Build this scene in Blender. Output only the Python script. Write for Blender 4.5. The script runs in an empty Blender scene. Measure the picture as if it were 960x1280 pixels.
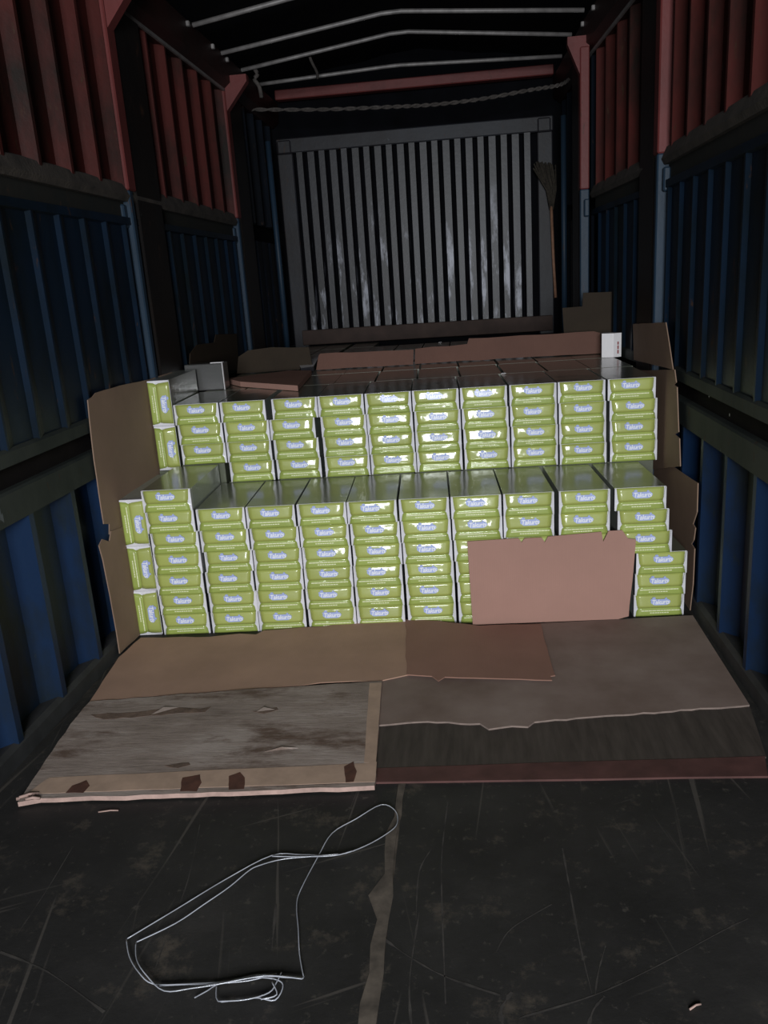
import bpy, bmesh, math, random
from mathutils import Vector, Matrix
random.seed(7)
sc = bpy.context.scene
COL = sc.collection
R = math.radians

# ---------------------------------------------------------------- camera, light, exposure
F = 1020.0
HC = 1.4
_dep = Vector((580 - 480, 345 - 640, F)).normalized()
_ro = R(3.9)
_u = (math.sin(_ro), math.cos(_ro))
_dn = Vector((_u[0], _u[1], -(_u[0] * _dep[0] + _u[1] * _dep[1]) / _dep[2])).normalized()
_rt = _dn.cross(_dep)
AX = (_rt, _dep, -_dn)                       # world x, y, z axes seen by the camera (x right, y down, z forward)
CAM = Vector((0, 0, HC))

def ray(px, py):
    v = Vector((px - 480, py - 640, F))
    return Vector((AX[0].dot(v), AX[1].dot(v), AX[2].dot(v)))

def at(px, py, axis, val):
    """point of the photograph's sight line on the plane axis = val (metres)"""
    d = ray(px, py)
    return CAM + d * ((val - CAM[axis]) / d[axis])

SL = 0.0436                                   # the load stands slightly skewed
def on_front(px, py, off=0.0):
    d = ray(px, py)
    n = Vector((-SL, 1, 0))
    return CAM + d * ((3.12 + SL * 1.435 + off - n.dot(CAM)) / n.dot(d))

cd = bpy.data.cameras.new('camera')
cam = bpy.data.objects.new('camera', cd)
COL.objects.link(cam)
cd.sensor_fit = 'VERTICAL'
cd.sensor_height = 36.0
cd.lens = 36.0 * F / 1280.0
cd.clip_start = 0.02
cx = Vector((AX[0][0], AX[1][0], AX[2][0]))
cy = -Vector((AX[0][1], AX[1][1], AX[2][1]))
cz = -Vector((AX[0][2], AX[1][2], AX[2][2]))
M = Matrix((cx, cy, cz)).transposed().to_4x4()
M.translation = CAM
cam.matrix_world = M
sc.camera = cam

w = bpy.data.worlds.new('world')
sc.world = w
w.use_nodes = True
w.node_tree.nodes['Background'].inputs[0].default_value = (0.62, 0.75, 1.0, 1)
w.node_tree.nodes['Background'].inputs[1].default_value = 0.06

ld = bpy.data.lights.new('doorway_daylight', 'AREA')
ld.shape = 'RECTANGLE'
ld.size = 1.5
ld.size_y = 1.5
ld.energy = 325
ld.color = (0.93, 0.97, 1.0)
lo = bpy.data.objects.new('doorway_daylight', ld)
COL.objects.link(lo)
lo.location = (0.10, -3.2, 1.85)
lo.rotation_euler = (R(90), 0, 0)             # faces into the truck (+y)

sc.view_settings.view_transform = 'Standard'
sc.view_settings.look = 'None'
sc.view_settings.gamma = 1
sc.view_settings.exposure = 0.0

# ---------------------------------------------------------------- materials
def nt(name):
    m = bpy.data.materials.new(name)
    m.use_nodes = True
    t = m.node_tree
    b = t.nodes['Principled BSDF']
    return m, t, b

def noise(t, scale, detail=4, rough=0.6, stretch=(1, 1, 1), coord='Object', rnd=False):
    tc = t.nodes.new('ShaderNodeTexCoord')
    mp = t.nodes.new('ShaderNodeMapping')
    mp.inputs['Scale'].default_value = stretch
    t.links.new(tc.outputs[coord], mp.inputs['Vector'])
    if rnd:
        oi = t.nodes.new('ShaderNodeObjectInfo')
        ml = t.nodes.new('ShaderNodeMath'); ml.operation = 'MULTIPLY'; ml.inputs[1].default_value = 37.0
        t.links.new(oi.outputs['Random'], ml.inputs[0])
        t.links.new(ml.outputs[0], mp.inputs['Location'])
    n = t.nodes.new('ShaderNodeTexNoise')
    n.inputs['Scale'].default_value = scale
    n.inputs['Detail'].default_value = detail
    n.inputs['Roughness'].default_value = rough
    t.links.new(mp.outputs[0], n.inputs['Vector'])
    return n.outputs['Fac']

def ramp(t, fac, stops):
    r = t.nodes.new('ShaderNodeValToRGB')
    e = r.color_ramp.elements
    while len(e) < len(stops):
        e.new(0.5)
    for el, (p, c) in zip(e, stops):
        el.position = p
        el.color = (*c, 1) if len(c) == 3 else c
    t.links.new(fac, r.inputs[0])
    return r.outputs[0]

def mix(t, fac, a, b, mode='MIX'):
    m = t.nodes.new('ShaderNodeMix')
    m.data_type = 'RGBA'
    m.blend_type = mode
    for s, v in ((m.inputs[0], fac), (m.inputs[6], a), (m.inputs[7], b)):
        if hasattr(v, 'links'):
            t.links.new(v, s)
        else:
            s.default_value = (*v, 1) if isinstance(v, tuple) else v
    return m.outputs[2]

def bump(t, b, fac, strength=0.3, dist=0.01, coat=False):
    n = t.nodes.new('ShaderNodeBump')
    n.inputs['Strength'].default_value = strength
    n.inputs['Distance'].default_value = dist
    t.links.new(fac, n.inputs['Height'])
    t.links.new(n.outputs[0], b.inputs['Normal'])
    if coat:
        t.links.new(n.outputs[0], b.inputs['Coat Normal'])

BW = ((0, 0, 0), (1, 1, 1))
def mask(t, fac, lo_, hi_):
    return ramp(t, fac, ((lo_, BW[0]), (hi_, BW[1])))

def m_plain(name, col, rough=0.6, metal=0.0, var=0.25, scale=6, coat=0.0, coat_r=0.15, bs=0.0):
    m, t, b = nt(name)
    n = noise(t, scale)
    dk = tuple(c * (1 - var) for c in col); lt = tuple(min(1, c * (1 + var)) for c in col)
    t.links.new(ramp(t, n, ((0.3, dk), (0.7, lt))), b.inputs['Base Color'])
    b.inputs['Roughness'].default_value = rough
    b.inputs['Metallic'].default_value = metal
    b.inputs['Coat Weight'].default_value = coat
    b.inputs['Coat Roughness'].default_value = coat_r
    if bs:
        bump(t, b, noise(t, scale * 6), bs, 0.004)
    return m

def m_paint(name, col, dirt, rust=(0.05, 0.025, 0.015), amount=(0.42, 0.62), rough=0.5):
    """old sheet-metal paint: grime patches, rust specks and pale chips that belong to the sheet"""
    m, t, b = nt(name)
    g = mask(t, noise(t, 2.2, 6, 0.65, (1, 1, 0.5)), *amount)
    c = mix(t, g, col, dirt)
    s = mask(t, noise(t, 26, 5, 0.7, (1, 1, 0.3)), 0.63, 0.69)
    c = mix(t, s, c, rust)
    chip = mask(t, noise(t, 21, 4, 0.6, (1, 1, 0.4)), 0.735, 0.76)
    c = mix(t, chip, c, (0.12, 0.13, 0.14))
    t.links.new(c, b.inputs['Base Color'])
    b.inputs['Roughness'].default_value = rough
    b.inputs['Specular IOR Level'].default_value = 0.3
    bump(t, b, noise(t, 30), 0.25, 0.004)
    return m

M_RED = m_paint('red_paint', (0.072, 0.0145, 0.012), (0.016, 0.010, 0.008), amount=(0.47, 0.66))
M_REDPOST = m_paint('red_post_paint', (0.15, 0.034, 0.032), (0.08, 0.02, 0.018), amount=(0.5, 0.75))
M_DREDRAIL = m_paint('dark_red_paint', (0.03, 0.008, 0.007), (0.014, 0.006, 0.005))
M_POSTWEB = m_paint('shaded_post_web', (0.011, 0.0075, 0.006), (0.006, 0.005, 0.005))  # shade on and behind the posts, painted in as dark brown
M_BLUE = m_paint('blue_paint', (0.0042, 0.0135, 0.030), (0.0036, 0.0076, 0.0098), amount=(0.45, 0.65))
M_BLUELOW = m_paint('lower_blue_paint', (0.0062, 0.023, 0.066), (0.010, 0.0150, 0.0135), rust=(0.02, 0.03, 0.035), amount=(0.48, 0.64))
M_BLUEPOST = m_paint('blue_post_paint', (0.018, 0.038, 0.066), (0.014, 0.024, 0.034), amount=(0.45, 0.7))
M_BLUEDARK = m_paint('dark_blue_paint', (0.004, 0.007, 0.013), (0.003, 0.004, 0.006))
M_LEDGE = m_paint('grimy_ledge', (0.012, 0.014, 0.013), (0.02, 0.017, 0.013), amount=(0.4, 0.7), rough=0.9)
M_DUST = m_plain('dusty_ledge_top', (0.045, 0.036, 0.029), 0.95, var=0.5, scale=14, bs=0.6)
M_RAIL = m_paint('grey_green_rail', (0.042, 0.048, 0.043), (0.015, 0.021, 0.021), amount=(0.4, 0.62), rough=0.7)
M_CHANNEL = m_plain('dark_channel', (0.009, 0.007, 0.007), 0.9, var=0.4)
M_KERB = m_plain('kerb_steel', (0.028, 0.028, 0.03), 0.75, var=0.4, scale=9)
M_TARP = m_plain('black_tarpaulin', (0.0045, 0.0045, 0.006), 0.95, var=0.3, scale=5, bs=0.3)
M_ROD = m_plain('grey_steel_rod', (0.22, 0.205, 0.20), 0.5, 0.2, var=0.25, scale=20)
M_ROPE = m_plain('dark_rope', (0.07, 0.06, 0.055), 0.95, var=0.4, scale=40)
M_BLACK = m_plain('black_back', (0.0028, 0.003, 0.0045), 0.95, var=0.3)
for _m in (M_TARP, M_BLACK, M_CHANNEL):
    _m.node_tree.nodes['Principled BSDF'].inputs['Specular IOR Level'].default_value = 0.12
M_BRISTLE = m_plain('broom_bristles', (0.035, 0.028, 0.02), 0.95, var=0.5, scale=60)
M_WOOD = m_plain('broom_wood', (0.25, 0.13, 0.08), 0.7, var=0.3, scale=20)
M_SILL = m_plain('brown_sill_board', (0.05, 0.03, 0.024), 0.8, var=0.3, scale=8)
M_WHITEBOX = m_plain('white_card', (0.9, 0.86, 0.87), 0.45, var=0.04)
M_REDPRINT = m_plain('red_print', (0.35, 0.1, 0.1), 0.6, var=0.1)

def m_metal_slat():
    m, t, b = nt('grey_slat_wear_and_glints')
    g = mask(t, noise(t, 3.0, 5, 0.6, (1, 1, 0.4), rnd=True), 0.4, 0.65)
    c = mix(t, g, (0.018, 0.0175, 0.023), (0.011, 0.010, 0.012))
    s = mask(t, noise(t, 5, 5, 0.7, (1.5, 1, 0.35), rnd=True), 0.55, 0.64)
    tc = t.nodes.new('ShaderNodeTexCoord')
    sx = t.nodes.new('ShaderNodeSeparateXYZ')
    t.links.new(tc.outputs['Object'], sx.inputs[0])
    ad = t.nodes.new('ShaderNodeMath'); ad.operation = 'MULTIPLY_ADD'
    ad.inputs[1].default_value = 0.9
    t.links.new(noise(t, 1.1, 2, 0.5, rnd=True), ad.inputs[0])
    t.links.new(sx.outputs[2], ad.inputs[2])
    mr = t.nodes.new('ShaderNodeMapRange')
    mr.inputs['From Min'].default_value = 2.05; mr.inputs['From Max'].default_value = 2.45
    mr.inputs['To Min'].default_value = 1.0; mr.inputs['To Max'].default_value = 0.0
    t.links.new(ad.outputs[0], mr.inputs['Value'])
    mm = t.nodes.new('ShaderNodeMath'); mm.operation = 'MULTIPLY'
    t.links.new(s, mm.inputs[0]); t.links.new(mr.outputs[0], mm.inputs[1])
    c = mix(t, mm.outputs[0], c, (0.26, 0.265, 0.31))  # worn patches, brightened on the lower slats to paint in glints
    t.links.new(c, b.inputs['Base Color'])
    b.inputs['Roughness'].default_value = 0.42
    b.inputs['Metallic'].default_value = 0.15
    bump(t, b, noise(t, 25), 0.2, 0.004)
    return m
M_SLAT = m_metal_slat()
M_FRAME = m_paint('grey_frame_steel', (0.03, 0.032, 0.040), (0.022, 0.020, 0.023), amount=(0.4, 0.6))

def m_card(name, col, var=0.12):
    m, t, b = nt(name)
    n = noise(t, 3.5, 5, 0.6, rnd=True)
    c = ramp(t, n, ((0.3, tuple(x * (1 - var) for x in col)), (0.7, tuple(x * (1 + var) for x in col))))
    tc = t.nodes.new('ShaderNodeTexCoord')
    wv = t.nodes.new('ShaderNodeTexWave')
    wv.inputs['Scale'].default_value = 40
    wv.inputs['Distortion'].default_value = 0.3
    t.links.new(tc.outputs['Object'], wv.inputs['Vector'])
    t.links.new(c, b.inputs['Base Color'])
    b.inputs['Roughness'].default_value = 0.75
    b.inputs['Specular IOR Level'].default_value = 0.25
    bump(t, b, wv.outputs['Fac'], 0.06, 0.002)
    return m
M_CARD = m_card('brown_cardboard', (0.30, 0.20, 0.145))
M_CARDFLOOR = m_card('floor_cardboard', (0.45, 0.28, 0.205))
M_CARDPINK = m_card('pinkish_cardboard', (0.40, 0.225, 0.18), 0.06)
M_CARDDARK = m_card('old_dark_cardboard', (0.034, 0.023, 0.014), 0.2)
M_CARDRED = m_card('reddish_cardboard', (0.30, 0.165, 0.125), 0.1)
M_CARDBACK = m_card('dull_reddish_cardboard', (0.15, 0.075, 0.056), 0.1)

def m_ply():
    m, t, b = nt('weathered_plywood')
    n = noise(t, 2.6, 9, 0.68, (0.8, 1.7, 1))
    c = ramp(t, n, ((0.28, (0.19, 0.145, 0.118)), (0.5, (0.35, 0.275, 0.235)), (0.72, (0.50, 0.42, 0.375))))
    d = mask(t, noise(t, 4, 7, 0.72, (0.6, 1.5, 1)), 0.50, 0.63)
    c = mix(t, d, c, (0.15, 0.095, 0.07))
    p = mask(t, noise(t, 9, 6, 0.7, (0.5, 3.0, 1)), 0.69, 0.73)
    c = mix(t, p, c, (0.46, 0.375, 0.325))
    t.links.new(c, b.inputs['Base Color'])
    b.inputs['Roughness'].default_value = 0.85
    bump(t, b, noise(t, 14, 8, 0.7, (0.5, 3, 1)), 0.5, 0.006)
    return m
M_PLY = m_ply()
M_PLYTRIM = m_plain('bare_ply_border', (0.50, 0.345, 0.255), 0.8, var=0.15, scale=12)
M_PLYEDGE = m_plain('split_ply_edge', (0.46, 0.31, 0.265), 0.8, var=0.2, scale=30)
M_PEEL = m_plain('bare_under_ply', (0.16, 0.105, 0.078), 0.9, var=0.4, scale=25, bs=0.4)
M_STAIN = m_plain('red_brown_stain', (0.105, 0.042, 0.028), 0.8, var=0.3, scale=30)
def m_hard():
    m, t, b = nt('stained_hardboard')
    n = noise(t, 3.2, 8, 0.6)
    c = ramp(t, n, ((0.3, (0.185, 0.125, 0.10)), (0.55, (0.26, 0.19, 0.16)), (0.75, (0.32, 0.245, 0.21))))
    t.links.new(c, b.inputs['Base Color'])
    b.inputs['Roughness'].default_value = 0.8
    bump(t, b, noise(t, 40), 0.15, 0.003)
    return m
M_HARD = m_hard()
M_HARDEDGE = m_plain('pale_torn_edge', (0.24, 0.18, 0.155), 0.9, var=0.2, scale=40)
def m_under():
    m, t, b = nt('dark_underlay')
    n = noise(t, 6, 6, 0.6, (6, 0.7, 1))
    c = ramp(t, n, ((0.35, (0.046, 0.035, 0.028)), (0.7, (0.085, 0.067, 0.055))))
    t.links.new(c, b.inputs['Base Color'])
    b.inputs['Roughness'].default_value = 0.8
    return m
M_UNDER = m_under()
M_REDSTRIP = m_plain('red_brown_strip', (0.095, 0.04, 0.035), 0.7, var=0.3, scale=10)

def m_floor():
    m, t, b = nt('scratched_dark_floor')
    n = noise(t, 2.4, 9, 0.65)
    c = ramp(t, n, ((0.3, (0.016, 0.015, 0.0145)), (0.55, (0.030, 0.028, 0.0265)), (0.8, (0.055, 0.05, 0.046))))
    d = mask(t, noise(t, 6, 7, 0.75), 0.56, 0.68)
    c = mix(t, d, c, (0.085, 0.07, 0.056))
    d2 = mask(t, noise(t, 34, 5, 0.7), 0.60, 0.68)
    c = mix(t, d2, c, (0.065, 0.058, 0.05))
    # fine scratches that run along and across the bed
    for k, (rot, sx, sy, lo_, hi_) in enumerate(((0.1, 26, 0.5, .655, .70), (-0.22, 22, 0.6, .66, .70), (1.15, 24, 0.7, .67, .71))):
        tc = t.nodes.new('ShaderNodeTexCoord')
        mp = t.nodes.new('ShaderNodeMapping')
        mp.inputs['Rotation'].default_value = (0, 0, rot)
        mp.inputs['Location'].default_value = (k * 3.3, k * 1.7, 0)
        m2 = t.nodes.new('ShaderNodeMapping')
        m2.inputs['Scale'].default_value = (sx, sy, 1)
        t.links.new(tc.outputs['Object'], mp.inputs[0])
        t.links.new(mp.outputs[0], m2.inputs[0])
        nz = t.nodes.new('ShaderNodeTexNoise')
        nz.inputs['Scale'].default_value = 1.3
        nz.inputs['Detail'].default_value = 3
        t.links.new(m2.outputs[0], nz.inputs['Vector'])
        c = mix(t, mask(t, nz.outputs['Fac'], lo_, hi_), c, (0.075, 0.066, 0.058))
    t.links.new(c, b.inputs['Base Color'])
    b.inputs['Roughness'].default_value = 0.62
    b.inputs['Specular IOR Level'].default_value = 0.35
    bump(t, b, noise(t, 30, 6, 0.7), 0.35, 0.004)
    return m
M_FLOOR = m_floor()
M_SCUFF = m_plain('pale_scuff', (0.048, 0.042, 0.037), 0.95, var=0.5, scale=25)
M_SEAMDUST = m_plain('seam_dust', (0.10, 0.08, 0.062), 0.95, var=0.5, scale=18)

def m_wrap(name, col, var=0.06, rough=0.5, coat=0.9, coat_r=0.11, bs=0.30, scale=13):
    """printed card under shrink film: the film is the clear coat, crinkled"""
    m, t, b = nt(name)
    oi = t.nodes.new('ShaderNodeObjectInfo')
    hs = t.nodes.new('ShaderNodeHueSaturation')
    mr = t.nodes.new('ShaderNodeMapRange')
    mr.inputs['To Min'].default_value = 1 - var
    mr.inputs['To Max'].default_value = 1 + var
    t.links.new(oi.outputs['Random'], mr.inputs['Value'])
    t.links.new(mr.outputs[0], hs.inputs['Value'])
    hs.inputs['Color'].default_value = (*col, 1)
    t.links.new(hs.outputs[0], b.inputs['Base Color'])
    b.inputs['Roughness'].default_value = rough
    b.inputs['Coat Weight'].default_value = coat
    b.inputs['Coat Roughness'].default_value = coat_r
    n = noise(t, scale, 2, 0.45, (1.0, 1.0, 1.0), rnd=True)
    bn = t.nodes.new('ShaderNodeBump')
    bn.inputs['Strength'].default_value = bs
    bn.inputs['Distance'].default_value = 0.02
    t.links.new(n, bn.inputs['Height'])
    t.links.new(bn.outputs[0], b.inputs['Coat Normal'])
    return m
M_GREEN = m_wrap('lime_green_print', (0.41, 0.455, 0.112))
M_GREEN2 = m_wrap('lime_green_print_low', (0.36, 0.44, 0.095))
M_WFLAP = m_wrap('white_side_flap', (0.78, 0.76, 0.80), coat=0.3)
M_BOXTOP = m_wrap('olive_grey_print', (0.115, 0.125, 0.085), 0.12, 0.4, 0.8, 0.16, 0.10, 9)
M_DARKWRAP = m_wrap('dark_film', (0.07, 0.068, 0.066), 0.05, 0.4, 0.9, 0.14, 0.15, 9)
M_BOXSIDE = m_wrap('grey_side_print', (0.30, 0.32, 0.29), 0.08, 0.45, 0.7, 0.15, 0.2)
M_LOGO = m_plain('periwinkle_cloud', (0.42, 0.49, 0.82), 0.5, var=0.08, scale=30, coat=0.4)
M_LETTER = m_plain('white_letters', (0.92, 0.93, 1.0), 0.5, var=0.02, coat=0.4)
M_LINE = m_plain('pale_green_lines', (0.92, 0.93, 0.62), 0.5, var=0.06, scale=30, coat=0.4)
M_STRAP = m_plain('clear_plastic_strap', (0.42, 0.43, 0.48), 0.25, var=0.4, scale=12, coat=0.8, coat_r=0.1)

# ---------------------------------------------------------------- mesh helpers
def mk(name, verts, faces, mats, parent=None, mi=None, smooth=False, loc=None):
    me = bpy.data.meshes.new(name)
    me.from_pydata([tuple(v) for v in verts], [], faces)
    for m in (mats if isinstance(mats, (list, tuple)) else [mats]):
        me.materials.append(m)
    if mi:
        for p, k in zip(me.polygons, mi):
            p.material_index = k
    bm = bmesh.new(); bm.from_mesh(me)
    bmesh.ops.recalc_face_normals(bm, faces=bm.faces[:])
    bm.to_mesh(me); bm.free()
    if smooth:
        for p in me.polygons:
            p.use_smooth = True
    me.update()
    return link(name, me, parent, loc)

def link(name, me, parent=None, loc=None):
    o = bpy.data.objects.new(name, me)
    COL.objects.link(o)
    o.parent = parent
    if loc is not None:
        o.location = loc
    return o

def empty(name, loc=(0, 0, 0)):
    o = bpy.data.objects.new(name, None)
    COL.objects.link(o)
    o.location = loc
    o.empty_display_size = 0.05
    return o

def tag(o, label=None, cat=None, group=None, kind=None):
    if label: o['label'] = label
    if cat: o['category'] = cat
    if group: o['group'] = group
    if kind: o['kind'] = kind
    return o

BOXF = [(0, 1, 3, 2), (4, 6, 7, 5), (0, 4, 5, 1), (2, 3, 7, 6), (0, 2, 6, 4), (1, 5, 7, 3)]
def boxv(a, b):
    return [(x, y, z) for x in (a[0], b[0]) for y in (a[1], b[1]) for z in (a[2], b[2])]

def bx(name, a, b, mat, parent=None, bev=0.0):
    o = mk(name, boxv(a, b), BOXF, mat, parent)
    if bev:
        bm = bmesh.new(); bm.from_mesh(o.data)
        bmesh.ops.bevel(bm, geom=bm.edges[:], offset=bev, segments=1, affect='EDGES')
        bm.to_mesh(o.data); bm.free()
    return o

def hexa(name, bot, top, mat, parent=None):
    """solid from two matching quads"""
    v = list(bot) + list(top)
    n = len(bot)
    f = [tuple(range(n))[::-1], tuple(range(n, 2 * n))] + [(i, (i + 1) % n, n + (i + 1) % n, n + i) for i in range(n)]
    return mk(name, v, f, mat, parent)

def ragged(pts, amp, step=0.05, skip=()):
    """insert torn points along the outline's edges (edges whose index is in skip stay clean)"""
    out = []
    n = len(pts)
    for i in range(n):
        a, b = Vector(pts[i]), Vector(pts[(i + 1) % n])
        out.append(a)
        if i in skip:
            continue
        k = max(1, int((b - a).length / step))
        d = (b - a).normalized()
        for j in range(1, k):
            out.append(a.lerp(b, j / k) + Vector((random.uniform(-1, 1), random.uniform(-1, 1), random.uniform(-1, 1))) * amp)
    return out

def plate(name, pts, thick, nrm, mats, parent=None, edge=False):
    """flat sheet of real thickness from an outline; material 1 on the rim when edge"""
    nrm = Vector(nrm).normalized()
    p0 = Vector(pts[0])
    P = [Vector(p) - nrm * nrm.dot(Vector(p) - p0) for p in pts]
    n = len(P)
    v = P + [p - nrm * thick for p in P]
    f = [tuple(range(n)), tuple(range(2 * n - 1, n - 1, -1))] + [(i, n + i, n + (i + 1) % n, (i + 1) % n) for i in range(n)]
    mi = [0, 0] + [1 if edge else 0] * n
    o = mk(name, v, f, mats, parent, mi)
    bm = bmesh.new(); bm.from_mesh(o.data)
    bmesh.ops.triangulate(bm, faces=[x for x in bm.faces if len(x.verts) > 4])
    bm.to_mesh(o.data); bm.free()
    return o

def tube(name, splines, rad, mat, parent=None, res=3, cyclic=False):
    """tubes meshed by hand: every spline is a list of points"""
    V, Fc = [], []
    K = 6
    for pts in splines:
        pts = [Vector(p) for p in pts]
        base = len(V)
        n = len(pts)
        for i, p in enumerate(pts):
            d = (pts[min(i + 1, n - 1)] - pts[max(i - 1, 0)]).normalized()
            s = d.cross(Vector((0, 0, 1)))
            if s.length < 1e-3:
                s = d.cross(Vector((1, 0, 0)))
            s.normalize(); u = s.cross(d)
            for k in range(K):
                a = 2 * math.pi * k / K
                V.append(p + (s * math.cos(a) + u * math.sin(a)) * rad)
        for i in range(n - 1):
            for k in range(K):
                Fc.append((base + i * K + k, base + i * K + (k + 1) % K, base + (i + 1) * K + (k + 1) % K, base + (i + 1) * K + k))
        Fc.append(tuple(base + k for k in range(K)))
        Fc.append(tuple(base + (n - 1) * K + k for k in range(K)))
    return mk(name, V, Fc, mat, parent, smooth=True)

def smooth_pts(pts, k=5):
    """Catmull-Rom through the points"""
    P = [Vector(p) for p in pts]
    out = []
    for i in range(len(P) - 1):
        p0, p1, p2, p3 = P[max(i - 1, 0)], P[i], P[i + 1], P[min(i + 2, len(P) - 1)]
        for j in range(k):
            t = j / k
            out.append(0.5 * ((2 * p1) + (p2 - p0) * t + (2 * p0 - 5 * p1 + 4 * p2 - p3) * t * t + (3 * p1 - p0 - 3 * p2 + p3) * t ** 3))
    out.append(P[-1])
    return out

# ---------------------------------------------------------------- truck body
XL = -1.46
def XR(y):                                     # the right side closes in a little towards the headboard
    if y < 4.08: return 0.89
    return 0.89 - 0.085 * min(1.0, (y - 4.08) / 1.4) - 0.03 * max(0.0, min(1.0, (y - 5.48) / 1.5))

def corrugated(name, side, y0, y1, z0, z1, period, flank, crest, back, depth, mat, parent, phase=0.0):
    """trapezoid sheet: recess, near flank, crest, far flank. side -1 = left wall, +1 = right wall"""
    prof = [y0]
    y = y0 - phase
    rows = []
    valley = period - flank - crest - back
    while y < y1:
        for dy, d in ((0, depth), (valley, depth), (valley + flank, 0.0), (valley + flank + crest, 0.0)):
            rows.append((y + dy, d))
        y += period
    rows = [(min(max(a, y0), y1), d) for a, d in rows if y0 - period < a]
    V, Fc = [], []
    for yy, d in rows:
        x = (XL - d - 0.004) if side < 0 else (XR(yy) + d + 0.004)
        V += [(x, yy, z0), (x, yy, z1)]
    for i in range(len(rows) - 1):
        if rows[i + 1][0] - rows[i][0] > 1e-5:
            Fc.append((2 * i, 2 * i + 2, 2 * i + 3, 2 * i + 1))
    return mk(name, V, Fc, mat, parent)

def strip(name, side, y0, y1, prof, mat, parent):
    """extrude a closed (inset from the wall face, z) outline along the wall; positive inset = into the truck"""
    ys = [y0, y1] if side < 0 else [y for y in (y0, 4.08, 5.48, y1) if y0 <= y <= y1]
    V, Fc = [], []
    n = len(prof)
    for y in ys:
        for i, z in prof:
            V.append(((XL + i) if side < 0 else (XR(y) - i), y, z))
    for k in range(len(ys) - 1):
        for j in range(n):
            Fc.append((k * n + j, k * n + (j + 1) % n, (k + 1) * n + (j + 1) % n, (k + 1) * n + j))
    Fc += [tuple(range(n)), tuple(range((len(ys) - 1) * n, len(ys) * n))]
    return mk(name, V, Fc, mat, parent)

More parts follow.
